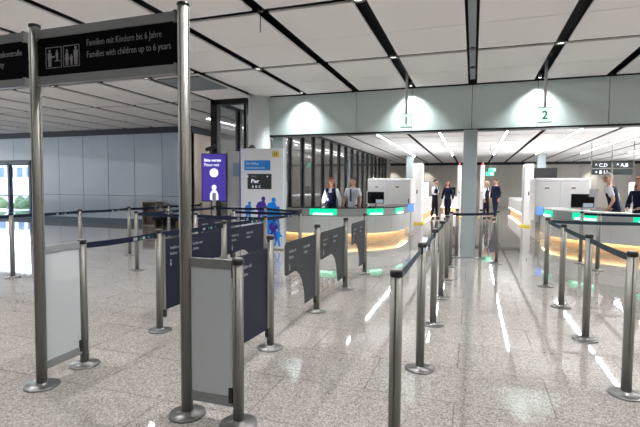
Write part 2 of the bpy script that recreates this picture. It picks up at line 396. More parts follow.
def stanchion(x, y, label, belts=(), bm='belt', rcv=(0,), marks=()):
    t = thing('belt_stanchion', label, 'stanchion', (x, y, 0), 0, 'belt stanchions of the queue lanes')
    link('pole', PM, t); link('base', BASE, t); c = link('cap', CAP, t); link('cap_plate', CAPT, c)
    for a in rcv:
        o = link('belt_receiver', RCV, t); o.rotation_euler = (0, 0, a)
    for i, (bx, by) in enumerate(belts):
        d = Vector((bx - x, by - y)); L = d.length; a = math.atan2(d.y, d.x)
        n = 8; bb = bmesh.new(); vs = []
        for j in range(n + 1):
            s = j / n; dx = .036 + (L - .072) * s; sag = .007 * math.sin(PI * s)
            vs.append([bb.verts.new((dx, w, z - sag)) for w in (-.0012, .0012) for z in (.945, .993)])
        for p, q in zip(vs, vs[1:]):
            for u, v in ((0, 1), (1, 3), (3, 2), (2, 0)): bb.faces.new((p[u], p[v], q[v], q[u]))
        bb.faces.new(vs[0][:2] + vs[0][:1:-1]); bb.faces.new(vs[-1][:2] + vs[-1][:1:-1])
        bmesh.ops.recalc_face_normals(bb, faces=bb.faces)
        me = bpy.data.meshes.new('belt'); bb.to_mesh(me); bb.free(); me.materials.append(M[bm])
        o = link('belt', me, t); o.rotation_euler = (0, 0, a)
        e = MB().box(L - .060, L - .036, -.012, .012, .935, 1.0).build('belt_clip', 'blackp', o)
        if i in marks:
            q = MB()
            for j, (x0, ww) in enumerate(((.62, .05), (.71, .02), (.75, .035), (.83, .02))):
                for s_ in (-1, 1): q.box(L * x0, L * x0 + ww, s_ * .0018 - .0004, s_ * .0018 + .0004, .946, .972, j % 2)
            q.build('print', ('text', 'greenink'), o)
    return t
X1, X2, X3, X4, X5 = -6.8, -5.5, -4.3, -2.95, -1.70
X6, X7 = -.37, 1.06
R0 = (0, PI / 2, PI, -PI / 2)
# far left column (X1)
ya = [5.1, 6.4, 7.65, 8.95]
pos = ['nearest of the far left row, in front of the glass door', 'second post of the far left row, with a belt on both sides', 'third post of the far left row, in front of the brown cabinet', 'last post of the far left row, nearest the beige wall']
for i, y in enumerate(ya):
    nx = (X1, ya[i + 1]) if i < 3 else (X1 + .1, 10.2 - .05)
    stanchion(X1, y, 'grey stanchion, ' + pos[i], [nx] + ([(X1, 3.85)] if i == 0 else []), marks=(0,))
stanchion(X1 + .1, 10.15, 'grey metal belt stanchion half hidden behind the tall middle sign post')
# X2 column
stanchion(-5.45, 6.3, 'grey metal belt stanchion just right of the third far left post', [(X2, 7.6), (X3, 6.35)], marks=(0,))
stanchion(X2, 7.6, 'grey metal belt stanchion hidden behind the tall middle sign post, rear left lane', [(X2, 8.85)])
stanchion(X2, 8.85, 'grey metal belt stanchion standing right in front of the purple screen', [(X3, 9.0)])
stanchion(X3, 6.35, 'grey metal belt stanchion just right of the tall sign post, left of the navy panel', [(X4, 6.15)], marks=(0,))
stanchion(X3, 7.6, 'grey metal belt stanchion below the purple screen, holding a belt to the right', [(X4, 7.6)])
stanchion(X3, 9.0, 'grey metal belt stanchion in front of the poster stand, rear row', [(-3.2, 8.3)])
stanchion(-3.2, 8.25, 'grey metal belt stanchion, rear one of the pair beside the poster stand', [])
# X4 column
stanchion(X4, 2.79, 'grey belt stanchion at the inner end of the left white panel', [(X4, 3.72)], marks=(0,), rcv=(PI / 2,))
stanchion(X4, 3.72, 'grey belt stanchion left of the tall sign post, carrying a navy panel', [(X4, 4.97)], marks=(0,))
stanchion(X4, 4.97, 'grey belt stanchion between the two navy panels in the left lane', [(X4, 6.15)], marks=(0,))
stanchion(X4, 6.15, 'grey belt stanchion at the right edge of the large navy panel', [(X4, 7.6)], marks=(0,))
stanchion(X4, 7.6, 'grey metal belt stanchion, front one of the pair beside the poster stand', [])
# X5 column with panels
lab5 = ['grey post right behind the short white panel, carrying the dark panel', 'grey post of the middle panel row, second from the camera', 'grey post of the middle panel row, third from the camera', 'grey post of the middle panel row, farthest and close to the curved desk']
for y, l in zip((3.65, 4.93, 6.17, 7.4), lab5): stanchion(X5, y, l, rcv=(0, PI))
stanchion(-1.325, 2.39, 'short grey post at the right end of the near white panel', rcv=(PI / 2,))
# X6 column
lab6 = ['nearest grey stanchion of the middle lane, cut off by the bottom edge', 'second grey stanchion of the middle lane with its round base in view', 'third grey stanchion of the middle lane', 'fourth grey stanchion of the middle lane', 'fifth grey stanchion of the middle lane', 'sixth and rearmost grey stanchion of the middle lane']
y6 = [2.36, 3.62, 4.87, 6.1, 7.4, 8.65]
for i, y in enumerate(y6):
    stanchion(X6, y, lab6[i], [(X6, y6[i + 1])] if i < 4 else ([(.46, 9.35)] if i == 5 else []), 'beltg' if i < 4 else 'belt')
stanchion(-.30, 9.86, 'grey stanchion touching the left side of the slim grey column')
stanchion(.17, 9.86, 'grey stanchion touching the right side of the slim grey column')
stanchion(.46, 9.35, 'lone grey stanchion to the right of the slim grey column')
# X7 column
y7 = [3.65, 4.88, 6.15, 7.4]
lab7 = ['nearest grey stanchion of the right lane, at the right picture edge', 'second grey stanchion of the right lane', 'third grey stanchion of the right lane', 'fourth and rearmost grey stanchion of the right lane, where the two belts meet']
for i, y in enumerate(y7): stanchion(X7, y, lab7[i], [(X7, y7[i - 1])] if i else [], 'beltg') if i < 3 else stanchion(X7, y, lab7[i], [(X7, y7[2]), (2.32, 7.4)], 'beltg')
stanchion(2.32, 7.4, 'grey stanchion just outside the right edge, end of the straight belt')
stanchion(2.02, 9.95, 'grey stanchion in front of the right curved desk, left one of the pair', [(3.4, 9.7)])
stanchion(2.14, 9.2, 'grey stanchion in front of the right curved desk, right one of the pair')
stanchion(3.4, 9.7, 'grey stanchion at the right picture edge before the curved desk')

# ------------------------------------------------------------------ tall sign posts, signs, panels
TP = pole_mesh(2.535, .036)
TB = MB().lathe([(.115, 0), (.118, .004), (.115, .011), (.10, .016), (.044, .02), (.042, .03)], seg=40).mesh('base', 'disc')
TC = MB().lathe([(.036, 2.535), (.038, 2.54), (.038, 2.555), (.03, 2.56)], seg=32).mesh('cap', 'blackp')
for x, l in ((-4.17, 'tall grey sign post outside the left edge'), (-2.925, 'tall grey sign post on the left, between the two black signs'), (-1.69, 'tall grey sign post in the middle foreground, right end of the families sign')):
    t = thing('sign_post', l, 'sign post', (x, 2.385, 0), 0, 'tall sign posts'); t.rotation_euler.y = .011 if -3 < x < -2.5 else 0; link('pole', TP, t); link('base', TB, t); link('cap', TC, t)
def sign(x0, x1, label):
    t = thing('overhead_sign', label, 'sign', (x0, 2.385, 2.14))
    L = x1 - x0
    MB().box(0, L, -.02, .02, .31, .37).build('top_rail', 'alu2', t, .003); MB().box(0, L, -.02, .02, 0, .055).build('bottom_rail', 'alu2', t, .003)
    MB().box(0, L, -.012, .012, .055, .31).build('board', 'signblk', t)
    for x in (.006, L - .006):
        MB().box(x - .008, x + .008, -.026, .026, .30, .375).build('clamp', 'alu2', t); MB().box(x - .008, x + .008, -.026, .026, -.005, .06).build('clamp', 'alu2', t)
    return t
s1 = sign(-2.86, -1.73, 'long black overhead sign for families with children between two tall posts')
lettering('lettering', 'Familien mit Kindern bis 6 Jahre', .062, (.43, -.0135, .226), 0, 'signtxt', s1, .74, 'LEFT', -.0007)
lettering('lettering', 'Families with children up to 6 years', .062, (.43, -.0135, .150), 0, 'signtxt', s1, .74, 'LEFT', -.0007)
def man(b, cx, z0, h, dress=False):
    b.lathe([(.001, 0), (.001, .0001)], seg=3) if False else None
    r = h * .085
    b.prism([(cx + r * math.cos(a * PI / 6), z0 + h - r + r * math.sin(a * PI / 6)) for a in range(12)], 'xz', -.0145, -.0125)
    w = h * .14
    if dress: b.prism([(cx - w * .7, z0 + h * .8), (cx + w * .7, z0 + h * .8), (cx + w * 1.3, z0 + h * .35), (cx - w * 1.3, z0 + h * .35)], 'xz', -.0145, -.0125)
    else: b.prism([(cx - w, z0 + h * .8), (cx + w, z0 + h * .8), (cx + w, z0 + h * .42), (cx - w, z0 + h * .42)], 'xz', -.0145, -.0125)
    for s in (-1, 1): b.prism([(cx + s * w * .1, z0 + h * .42), (cx + s * w * .85, z0 + h * .42), (cx + s * w * .75, z0), (cx + s * w * .15, z0)], 'xz', -.0145, -.0125)
def frame(b, x0, x1, z0, z1, w=.004):
    b.box(x0, x1, -.0145, -.0125, z0, z0 + w); b.box(x0, x1, -.0145, -.0125, z1 - w, z1); b.box(x0, x0 + w, -.0145, -.0125, z0, z1); b.box(x1 - w, x1, -.0145, -.0125, z0, z1)
b = MB(); frame(b, .075, .215, .105, .245); man(b, .110, .115, .115); man(b, .175, .15, .075); b.box(.125, .155, -.0145, -.0125, .175, .185); b.box(.155, .205, -.0145, -.0125, .148, .153)
b.build('changing_table_pictogram', 'signtxt', s1)
b = MB(); frame(b, .23, .37, .105, .245); man(b, .262, .115, .105, True); man(b, .300, .115, .07); man(b, .338, .115, .12)
b.build('family_pictogram', 'signtxt', s1)
s2 = sign(-4.13, -2.975, 'black overhead sign cut off by the left picture edge')
lettering('lettering', 'Sicherheitskontrolle', .058, (1.125, -.0135, .215), 0, 'signtxt', s2, .85, 'RIGHT')
lettering('lettering', 'Security', .058, (.95, -.0135, .145), 0, 'signtxt', s2, .85, 'RIGHT')
def wpanel(p0, p1, label):
    d = Vector((p1[0] - p0[0], p1[1] - p0[1])); t = thing('glazed_divider', label, 'panel', (*p0, 0), math.atan2(d.y, d.x)); L = d.length
    MB().box(0, L, -.004, .004, .165, .955).build('frosted_sheet', 'gpanel', t)
    MB().box(0, L, -.012, .012, .955, 1.01).build('top_rail', 'alu2', t, .002); MB().box(0, L, -.012, .012, .105, .165).build('bottom_rail', 'alu2', t, .002)
    MB().box(L - .022, L + .002, -.018, .018, .13, .22).build('clamp', 'blackp', t)
wpanel((-2.935, 2.425), (-2.945, 2.753), 'left white frosted panel between a tall post and a short post')
wpanel((-1.65, 2.385), (-1.362, 2.388), 'near white frosted panel beside the middle tall post')
def wing(x, yf, yr, label, m, flip=False, z0=.19, zt=.915, full=False, group='printed lane panels'):
    """panel in the plane X = x; the tall side is at the rear post unless flipped"""
    t = thing('lane_divider', label, 'panel', (x, yf, 0), 0, group)
    L = yr - yf
    if full: pts = [(0, z0 + .02), (0, zt), (L, zt), (L, z0)]
    else:
        pts = [(0, .60), (0, zt - .03), (.03, zt), (L, zt), (L, z0)]
        rx = min(.33, L - .45 + .0) if L < .8 else .33
        for i in range(13):
            a = i / 12 * PI * .5
            pts.append((L - .335 - rx + rx * math.cos(a), z0 + .41 * math.sin(a)))
        pts.append((.04, .585))
    if flip: pts = [(L - u, v) for u, v in pts]
    o = MB().prism(pts, 'yz', -.003, .003).build('sheet', m, t)
    ye = (L if not flip else 0)
    s = 1 if not flip else -1
    MB().box(-.012, .012, ye - .012, ye + .016, .12, .96).build('edge_profile', 'alu', t)
    MB().box(-.016, .016, ye - .014, ye + .022, .12, .20).build('clamp', 'blackp', t)
    # lettering on the side facing the camera lane (+X side), reads along +Y
    for y_, s_ in ((.10, 'Familien mit'), (.50, 'Families with')):
        if y_ + .3 > L: continue
        lettering('lettering', s_, .046, (.0042, y_, .80), PI / 2, 'text', t, .8); lettering('lettering', {'Familien mit': 'Kindern', 'Families with': 'children'}[s_], .046, (.0042, y_, .74), PI / 2, 'text', t, .8)
    b = MB(); zz = .61 if not full else .5
    b.box(.0035, .0045, .10, .125, zz + .02, zz + .06); b.box(.0035, .0045, .103, .122, zz + .066, zz + .085); b.build('child_pictogram', 'text', t)
    return t
wing(X5, 3.0, 3.59, 'tall lane panel, backlit shade in its navy colour, right behind the short grey post', 'nvpanel', full=True)  # backlit darkness of this panel is put into its colour
wing(X5, 3.98, 4.87, 'dark grey lane panel with curved lower edge, nearest of the three in the middle', 'grpanel')
wing(X5, 5.05, 6.11, 'dark grey lane panel with curved lower edge, second of the three in the middle', 'grpanel')
wing(X5, 6.5, 7.34, 'dark grey lane panel with curved lower edge, farthest of the three in the middle', 'grpanel')
wing(X4, 3.79, 4.89, 'navy lane panel split from view by the tall sign post, left lane', 'nvpanel', flip=True)
wing(X4, 5.05, 6.09, 'large navy lane panel with curved lower left corner, left lane', 'nvpanel')
wing(X3, 6.42, 7.5, 'navy lane panel behind, in the second lane from the left', 'nvpanel')

# ------------------------------------------------------------------ hanging lane numbers
for n, x, y, l in (('1', -1.29, 9.1, 'hanging lane sign with green number 1'), ('2', 1.19, 9.1, 'hanging lane sign with green number 2')):
    t = thing('lane_sign', l + ' before the lit header', 'sign', (x, y, 2.66), 0, 'hanging lane signs')
    MB().tube([(0, 0, .25), (0, 0, ZC - 2.66 + .15)], .026, 12).build('hanging_pole', 'machg', t)
    MB().box(-.105, .105, -.012, .012, .0, .25).build('board', 'white_lit', t)
    MB().box(-.125, .125, -.016, .016, .25, .266).box(-.115, .115, -.016, .016, -.014, .0).build('bar', 'greenink', t)
    lettering('number', n, .21, (0, -.0135, .048), 0, 'greenink', t, .9, 'CENTER', .004)

# ------------------------------------------------------------------ screen, kiosk
t = thing('info_screen', 'tall purple screen asking people to wait, on a dark stand', 'screen', (-5.72, 9.2, 0), .22); t.scale.x = .92
MB().lathe([(.22, 0), (.22, .015), (.05, .02), (.045, 1.3)], seg=24).build('stand', 'alu', t)
MB().box(-.33, .33, 0, .07, 1.10, 2.22).build('frame', 'blackp', t, .006)
sc = MB().box(-.31, .31, -.004, .002, 1.12, 2.20).build('display', 'purple', t)
lettering('lettering', 'Bitte warten', .098, (-.26, -.006, 2.03), 0, 'scrtext', sc, .9, bold=.002); lettering('lettering', 'Please wait', .098, (-.26, -.006, 1.925), 0, 'scrtext', sc, .9)
MB().prism([(.11 * math.cos(a * PI / 12) - .0, 1.77 + .1 * math.sin(a * PI / 12)) for a in range(24)], 'xz', -.008, -.004).build('badge', 'scrtext', sc)
lettering('lettering', 'STOP', .06, (0, -.0095, 1.75), 0, 'purple', sc, .8, 'CENTER')
b = MB(); b.prism([(.06 * math.cos(a * PI / 8), 1.43 + .06 * math.sin(a * PI / 8)) for a in range(16)], 'xz', -.008, -.004)
b.prism([(-.05, 1.36), (.05, 1.36), (.105, 1.28), (.11, 1.15), (.07, 1.14), (.055, 1.125), (-.055, 1.125), (-.07, 1.14), (-.11, 1.15), (-.105, 1.28)], 'xz', -.008, -.004)
b.build('backpack_figure', 'scrtext', sc)
b = MB(); b.box(-.045, .045, -.0095, -.0085, 1.23, 1.31); b.box(-.06, -.05, -.0095, -.0085, 1.13, 1.26); b.box(.05, .06, -.0095, -.0085, 1.13, 1.26); b.box(-.03, .03, -.0095, -.0085, 1.13, 1.19); b.build('backpack', 'purple', sc)
t = thing('camera', 'small dark camera on a bracket above the purple screen', 'camera', (-5.86, 9.28, 2.2), .2)
MB().box(-.02, .02, -.02, .02, 0, .12).build('bracket', 'blackp', t); MB().tube([(-.10, -.03, .11), (.12, .03, .20)], .045, 12).build('housing', 'blackp', t); MB().tube([(-.115, -.034, .104), (-.10, -.03, .11)], .03, 12).build('lens', 'alu', t)
t = thing('notice_board', 'grey partition board with a pale blue notice behind the purple screen', 'board', (-5.38, 9.7, 0), .2)
MB().box(-.25, .2, 0, .05, .02, 2.3).build('board', 'machg', t); MB().box(-.12, .1, -.005, 0, 1.7, 2.03).build('notice', 'bluel', t); MB().box(-.27, -.25, -.01, .06, 0, 2.32).box(.2, .22, -.01, .06, 0, 2.32).build('frame', 'alu', t)
t = thing('poster_stand', 'white poster stand with blue title, flight board and running figures', 'poster stand', (-4.62, 9.45, 0), .16); t.scale.x = .94
MB().box(-.54, .54, 0, .12, .03, 2.33).build('body', 'poster', t, .006)
MB().box(-.56, -.54, -.01, .13, 0, 2.33).build('side_panel', 'violet', t); MB().box(-.5, .5, .0, .12, 0, .03).build('foot', 'alu', t)
b = MB().box(-.44, .22, -.004, 0, 1.83, 2.06).build('title_band', 'blue', t)
lettering('lettering', 'Zur Abflug-', .075, (-.40, -.006, 1.965), 0, 'poster', b, .95); lettering('lettering', 'Sicherheitskontrolle', .062, (-.40, -.006, 1.87), 0, 'poster', b, .95)
b = MB().box(-.36, .25, -.006, 0, 1.40, 1.75).build('flight_board', 'flap', t)
lettering('lettering', 'Pier', .13, (-.27, -.0075, 1.54), 0, 'scrtext', b); lettering('lettering', '<', .09, (-.38, -.0075, 1.66), 0, 'scrtext', b); lettering('lettering', '+', .09, (.12, -.0075, 1.66), 0, 'scrtext', b)
lettering('lettering', 'Gates', .06, (-.27, -.0075, 1.68), 0, 'text', b); lettering('lettering', 'A  B  C', .075, (-.25, -.0075, 1.43), 0, 'scrtext', b)
lettering('lettering', 'Flughafen', .045, (.02, -.002, 2.17), 0, 'machg', t)
MB().box(.26, .44, -.004, 0, 2.13, 2.27).build('crest', 'gold', t)
lettering('lettering', 'M', .10, (.35, -.006, 2.16), 0, 'blackp', t, 1, 'CENTER')
def walker(cx, z0, h, m, lean=1):
    b = MB(); w = h * .16
    b.prism([(cx + h * .07 * lean + h * .085 * math.cos(a * PI / 6), z0 + h * .90 + h * .085 * math.sin(a * PI / 6)) for a in range(12)], 'xz', -.005, -.001)
    b.prism([(cx - w * .9, z0 + h * .78), (cx + w * .7, z0 + h * .84), (cx + w * 1.2, z0 + h * .66), (cx + w * 1.9, z0 + h * .5), (cx + w, z0 + h * .52), (cx + w * .7, z0 + h * .4), (cx - w * .8, z0 + h * .4), (cx - w * 1.5, z0 + h * .62)], 'xz', -.005, -.001)
    b.prism([(cx - w * .75, z0 + h * .42), (cx + w * .1, z0 + h * .42), (cx - w * .7, z0 + h * .02), (cx - w * 1.3, z0)], 'xz', -.005, -.001)
    b.prism([(cx - w * .2, z0 + h * .42), (cx + w * .72, z0 + h * .42), (cx + w * 1.1, z0), (cx + w * .4, z0)], 'xz', -.005, -.001)
    b.build('running_figure', m, t)
walker(-.34, .66, .46, 'blue'); walker(.0, .62, .62, 'violet'); walker(.26, .58, .64, 'blue2'); walker(.38, .52, .5, 'blue')
walker(.12, .28, .68, 'blue2'); walker(.30, .22, .52, 'violet'); walker(.40, .08, .44, 'blue2'); walker(-.2, .1, .6, 'bluel')
t = thing('dome_camera', 'small black dome camera on top of the white poster stand', 'camera', (-4.9, 9.52, 2.33))
MB().lathe([(.085, .0), (.085, .02), (.075, .06), (.045, .09), (.01, .10)], seg=20).build('dome', 'blackp', t); MB().lathe([(.095, 0), (.095, .015)], seg=20).build('ring', 'alu', t)

# bench and cabinet at the corner of the left wall
t = thing('low_cabinet', 'brown wooden cabinet standing against the wall in the far corner', 'cabinet', (-10.95, 13.6, 0))
MB().box(-.55, .1, 0, .35, 0, .04).box(-.55, -.52, 0, .35, 0, .88).box(.07, .1, 0, .35, 0, .88).box(-.55, .1, 0, .35, .85, .88).box(-.55, .1, .33, .35, 0, .88).build('body', 'wallB', t)
MB().box(-.5, .06, .1, .33, .05, .6).build('inner_shelf', 'brown', t)
t = thing('bench', 'long dark bench beside the brown cabinet in the far corner', 'bench', (-10.3, 13.3, 0))
MB().box(-.5, .55, 0, .4, .24, .34).build('seat', 'blk', t)
for x in (-.45, .45): MB().box(x, x + .05, .03, .37, 0, .24).build('leg', 'brown', t)

# ------------------------------------------------------------------ curved desks
def desk(cx, cy, r, a0, a1, name_label, tail, greens, side):
    """arc from angle a0 to a1 (deg) then a straight tail along +Y"""
    t = thing('curved_desk', name_label, 'desk', (cx, cy, 0))
    def path(rr, n=36):
        P = [(rr * math.cos(math.radians(a0 + (a1 - a0) * i / n)), rr * math.sin(math.radians(a0 + (a1 - a0) * i / n))) for i in range(n + 1)]
        if side > 0: P.append((rr, tail))
        else: P.insert(0, (-rr, tail))
        return P
    def ring(ro, ri, z0, z1, nm, m, parent=t):
        return MB().prism(path(ro) + path(ri)[::-1], 'xy', z0, z1).build(nm, m, parent)
    ring(r, r - .05, .24, .70, 'front_panel', 'counter'); ring(r + .012, r - .05, .70, .71, 'shadow_gap', 'dark')
    ring(r + .01, r - .06, .71, .905, 'upper_band', 'counterg')
    ring(r + .035, r - .60, .905, .93, 'worktop', 'glassedge' if side > 0 else 'counter')
    ring(r - .15, r - .25, 0, .27, 'plinth', 'wood')
    ring(r - .05, r - .24, .27, .285, 'underside', 'counterg')
    ring(r - .08, r - .11, .258, .268, 'led_strip', 'led')
    b = MB()
    for d in range(int(a0) + 6, int(a1), 17):
        a = math.radians(d); b.tube([((r + .001) * math.cos(a), (r + .001) * math.sin(a), .28), ((r + .001) * math.cos(a), (r + .001) * math.sin(a), .69)], .003, 4)
    b.build('panel_joint', 'machg', t)
    for g0, g1 in greens:
        n = 8
        P = [((r + .02) * math.cos(math.radians(g0 + (g1 - g0) * i / n)), (r + .02) * math.sin(math.radians(g0 + (g1 - g0) * i / n))) for i in range(n + 1)]
        Q = [((r + .0) * math.cos(math.radians(g1 - (g1 - g0) * i / n)), (r + .0) * math.sin(math.radians(g1 - (g1 - g0) * i / n))) for i in range(n + 1)]
        o = MB().prism(P + Q, 'xy', .735, .895).build('lane_display', 'green', t)
        k = .14 * (g1 - g0)
        P = [((r + .06) * math.cos(math.radians(g0 + k + (g1 - g0 - 2 * k) * i / n)), (r + .06) * math.sin(math.radians(g0 + k + (g1 - g0 - 2 * k) * i / n))) for i in range(n + 1)]
        Q = [((r + .021) * math.cos(math.radians(g1 - k - (g1 - g0 - 2 * k) * i / n)), (r + .021) * math.sin(math.radians(g1 - k - (g1 - g0 - 2 * k) * i / n))) for i in range(n + 1)]
        MB().prism(P + Q, 'xy', .735, .785).build('light_bar', 'greenw', o)
    return t
desk(-4.05, 13.3, 2.15, -150, 0, 'curved white check desk on the left with green displays and lit wooden plinth', 2.3, ((-90, -71), (-49, -35), (-21, -7)), 1)
desk(4.2, 13.5, 2.35, -180, -28, 'curved white check desk on the right with green displays and lit wooden plinth', 2.1, ((-178, -163), (-145, -128), (-113, -97)), -1)
for x, y, rz, l in ((-1.78, 13.9, .1, 'blue lit touch panel at the right end of the left curved desk'), (1.75, 13.7, -.15, 'blue lit touch panel at the left end of the right curved desk')):
    t = thing('touch_panel', l, 'screen', (x, y, 0), rz); MB().box(-.09, .09, 0, .04, .72, .98).build('frame', 'machg', t); MB().box(-.08, .08, -.004, 0, .74, .96).build('display', 'bscreen', t)
    MB().tube([(0, .02, .0), (0, .02, .72)], .02).build('stand', 'machg', t)

# ------------------------------------------------------------------ x-ray machines and monitors
def xray(x, y, w, label, rz=0):
    t = thing('xray_machine', label, 'x-ray machine', (x, y, 0), rz)
    MB().box(0, w, 0, 1.3, .5, 1.76).build('housing', 'mach', t, .05)
    MB().box(.05, w - .05, .05, 1.25, 0, .5).build('base', 'machg', t)
    MB().box(w * .46, w * .465, -.004, .0, .9, 1.68).box(.05, w - .05, -.004, 0, 1.66, 1.665).build('panel_gap', 'machg', t)
    
    b = MB().box(w * .18, w * .26, -.01, 0, 1.46, 1.49).box(w * .66, w * .73, -.01, 0, 1.46, 1.50); b.build('warning_lamp', 'brown', t)
    MB().box(w - .08, w - .05, -.006, 0, .95, 1.1).build('emergency_switch', 'blackp', t)
    return t
xray(-3.3, 14.6, 1.42, 'white x-ray machine behind the left curved desk'); xray(1.68, 14.3, 1.42, 'white x-ray machine behind the right curved desk')
def monitor(x, y, z, w, h, label, rz=0, scr='screen', win=False):
    fm = 'mach' if win else 'blackp'
    t = thing('monitor', label, 'monitor', (x, y, z), rz)
    MB().box(-w / 2, w / 2, 0, .04, .10, .10 + h).build('frame', fm, t, .005); s = MB().box(-w / 2 + .025, w / 2 - .025, -.003, 0, .125, .075 + h).build('display', scr, t)
    if win: MB().box(w * .02, w * .42, -.005, -.003, .14, .14 + h * .26).build('display_window', 'scrw', s)
    MB().lathe([(.12, 0), (.12, .012), (.02, .02), (.02, .12)], c=(0, .05), seg=20).build('stand', 'blackp', t)
    return t
monitor(-2.8, 13.55, .93, .56, .40, 'black monitor before the white x-ray machine on the left desk', win=True).location.z = .85
monitor(2.66, 13.1, .93, .58, .40, 'black monitor before the white x-ray machine on the right desk', win=True).location.z = .85
for x, y, l, w in ((-2.9, 13.72, 'shelf carrying the monitor behind the left curved desk', .9), (2.78, 13.25, 'shelf carrying the monitor behind the right curved desk', .9)):
    t = thing('monitor_table', l, 'table', (x, y, 0)); MB().box(-w / 2, w / 2, -.35, .3, .82, .85).build('tabletop', 'mach', t)
    for sx in (-1, 1): MB().box(sx * (w / 2 - .04) - .02, sx * (w / 2 - .04) + .02, -.3, .25, 0, .82).build('leg', 'machg', t)
t = thing('keyboard', 'white keyboard lying before the left black monitor', 'keyboard', (-2.87, 13.42, .85)); MB().box(-.24, .24, -.04, .08, 0, .02).build('case', 'mach', t, .004); MB().box(-.22, .22, -.03, .07, .02, .026).build('keys', 'machg', t)
t = thing('keyboard', 'white keyboard lying before the right black monitor', 'keyboard', (2.78, 12.96, .85)); MB().box(-.28, .28, -.04, .08, 0, .02).build('case', 'mach', t, .004); MB().box(-.26, .26, -.03, .07, .02, .026).build('keys', 'machg', t)

# scanner gates
def gate(x, y, w, h, label, rz=0):
    t = thing('scanner_gate', label, 'scanner gate', (x, y, 0), rz)
    MB().box(-w / 2, w / 2, 0, .75, .06, h).build('panel', 'mach', t, .03)
    MB().box(-w / 2 - .08, w / 2 + .08, -.05, .8, 0, .06).build('foot', 'yellow', t); MB().box(-.02, .02, -.004, 0, h * .5, h * .56).build('indicator', 'blackp', t)
    MB().box(-w / 2 - .02, -w / 2, .02, .7, .1, h - .1).build('edge_strip', 'machg', t)
gate(-2.14, 18.5, .38, 2.45, 'tall white scanner gate panel left of the middle with yellow foot'); gate(2.0, 18.8, .32, 2.40, 'tall white scanner gate panel right of the middle with yellow foot')
def arch(x, y, label):
    t = thing('detector_post', label, 'metal detector', (x, y, 0), 0, 'white posts of the metal detector')
    MB().box(-.09, .09, 0, .5, .04, 2.6).build('panel', 'mach', t, .02); MB().box(-.14, .14, -.05, .55, 0, .04).build('foot', 'yellow', t)
    MB().lathe([(.055, 2.6), (.055, 2.68), (.03, 2.72)], c=(0, .25), seg=14).build('signal_lamp', 'red', t)
    MB().box(-.015, .015, -.004, 0, 1.2, 1.3).build('indicator', 'blackp', t)
arch(-.66, 23.6, 'slim white detector post with red lamp, left of the slim grey column'); arch(.42, 23.6, 'slim white detector post with red lamp, right of the slim grey column')

# conveyor counters of the back hall
def conveyor(x0, x1, y0, y1, label, side):
    t = thing('conveyor_counter', label, 'counter', (x0, y0, 0)); w = x1 - x0; L = y1 - y0
    MB().box(0, w, 0, L, .27, .9).build('body', 'counter', t, .02); MB().box(.12, w - .12, .12, L - .1, 0, .27).build('plinth', 'wood', t)
    xs = w - .03 if side > 0 else .01
    MB().box(xs, xs + .02, .02, L, .25, .268).box(0.02, w - .02, .01, .03, .25, .268).build('led_strip', 'led', t)
    MB().box(.1, w - .1, .1, L - .1, .9, .92).build('roller_bed', 'machg', t)
    return t
conveyor(-3.4, -2.25, 20.3, 30, 'long white conveyor counter behind the left scanner gate', 1); conveyor(2.15, 3.3, 20.6, 31, 'long white conveyor counter behind the right scanner gate', -1)
conveyor(5.0, 9.8, 17.0, 18.2, 'low white counter behind the bending man on the right', 1); conveyor(-1.9, -.9, 29.5, 30.5, 'small white counter in the back beyond the staff', 1)
monitor(-2.55, 21.2, .92, .5, .34, 'dark monitor on the left conveyor counter beside the staff'); monitor(-2.4, 23.4, .92, .6, .75, 'pale lit screen on the left conveyor counter', 0, 'wscreen')
monitor(2.45, 21.6, .92, .42, .40, 'pale lit screen on the right conveyor counter', 0, 'wscreen'); monitor(2.85, 21.2, .92, .45, .30, 'black monitor on the right conveyor counter')
monitor(-1.4, 29.9, .92, .7, .5, 'dark monitor on the small counter between the staff'); monitor(2.2, 17.4, .93, .38, .5, 'bluish screen right beside the right scanner gate', 0, 'wscreen').location.z = .9
t = thing('small_table', 'narrow white stand carrying the bluish screen beside the right scanner gate', 'table', (2.2, 17.45, 0)); MB().box(-.3, .3, -.2, .3, .86, .9).build('tabletop', 'mach', t); MB().box(-.2, .2, -.1, .2, 0, .86).build('body', 'mach', t)
t = thing('wall_display', 'dark wall display with bluish picture behind the right conveyor counter', 'screen', (3.9, 30, 1.2)); MB().box(-.8, .8, 0, .08, 0, 1.5).build('frame', 'blackp', t); MB().box(-.2, .7, -.004, 0, .1, .9).build('display', 'bluel', t); MB().box(-.05, .05, .02, .08, -1.2, 0).build('stand', 'blackp', t)
# more equipment seen far back on the right
xray(6.2, 21, 1.5, 'white x-ray machine far back at the right edge')
# exit signs
for x, y, z, l in ((.98, 27, 2.40, 'green lit exit sign right of the column, upper one'), (.78, 24.5, 2.10, 'green lit exit sign right of the column, lower one'), (-7.6, 21, 2.45, 'green lit exit sign behind the glass, beside the standing man'), (-7.4, 15.5, 2.25, 'green lit exit sign behind the glass, left of the woman')):
    t = thing('exit_sign', l, 'sign', (x, y, z)); MB().box(-.19, .19, 0, .06, 0, .19).build('case', 'exitg', t); MB().box(.03, .15, -.004, 0, .04, .15).build('arrow_field', 'wscreen', t)
    MB().tube([(0, .03, .22), (0, .03, ZC - z + .1)], .008).build('hanging_rod', 'alu', t)
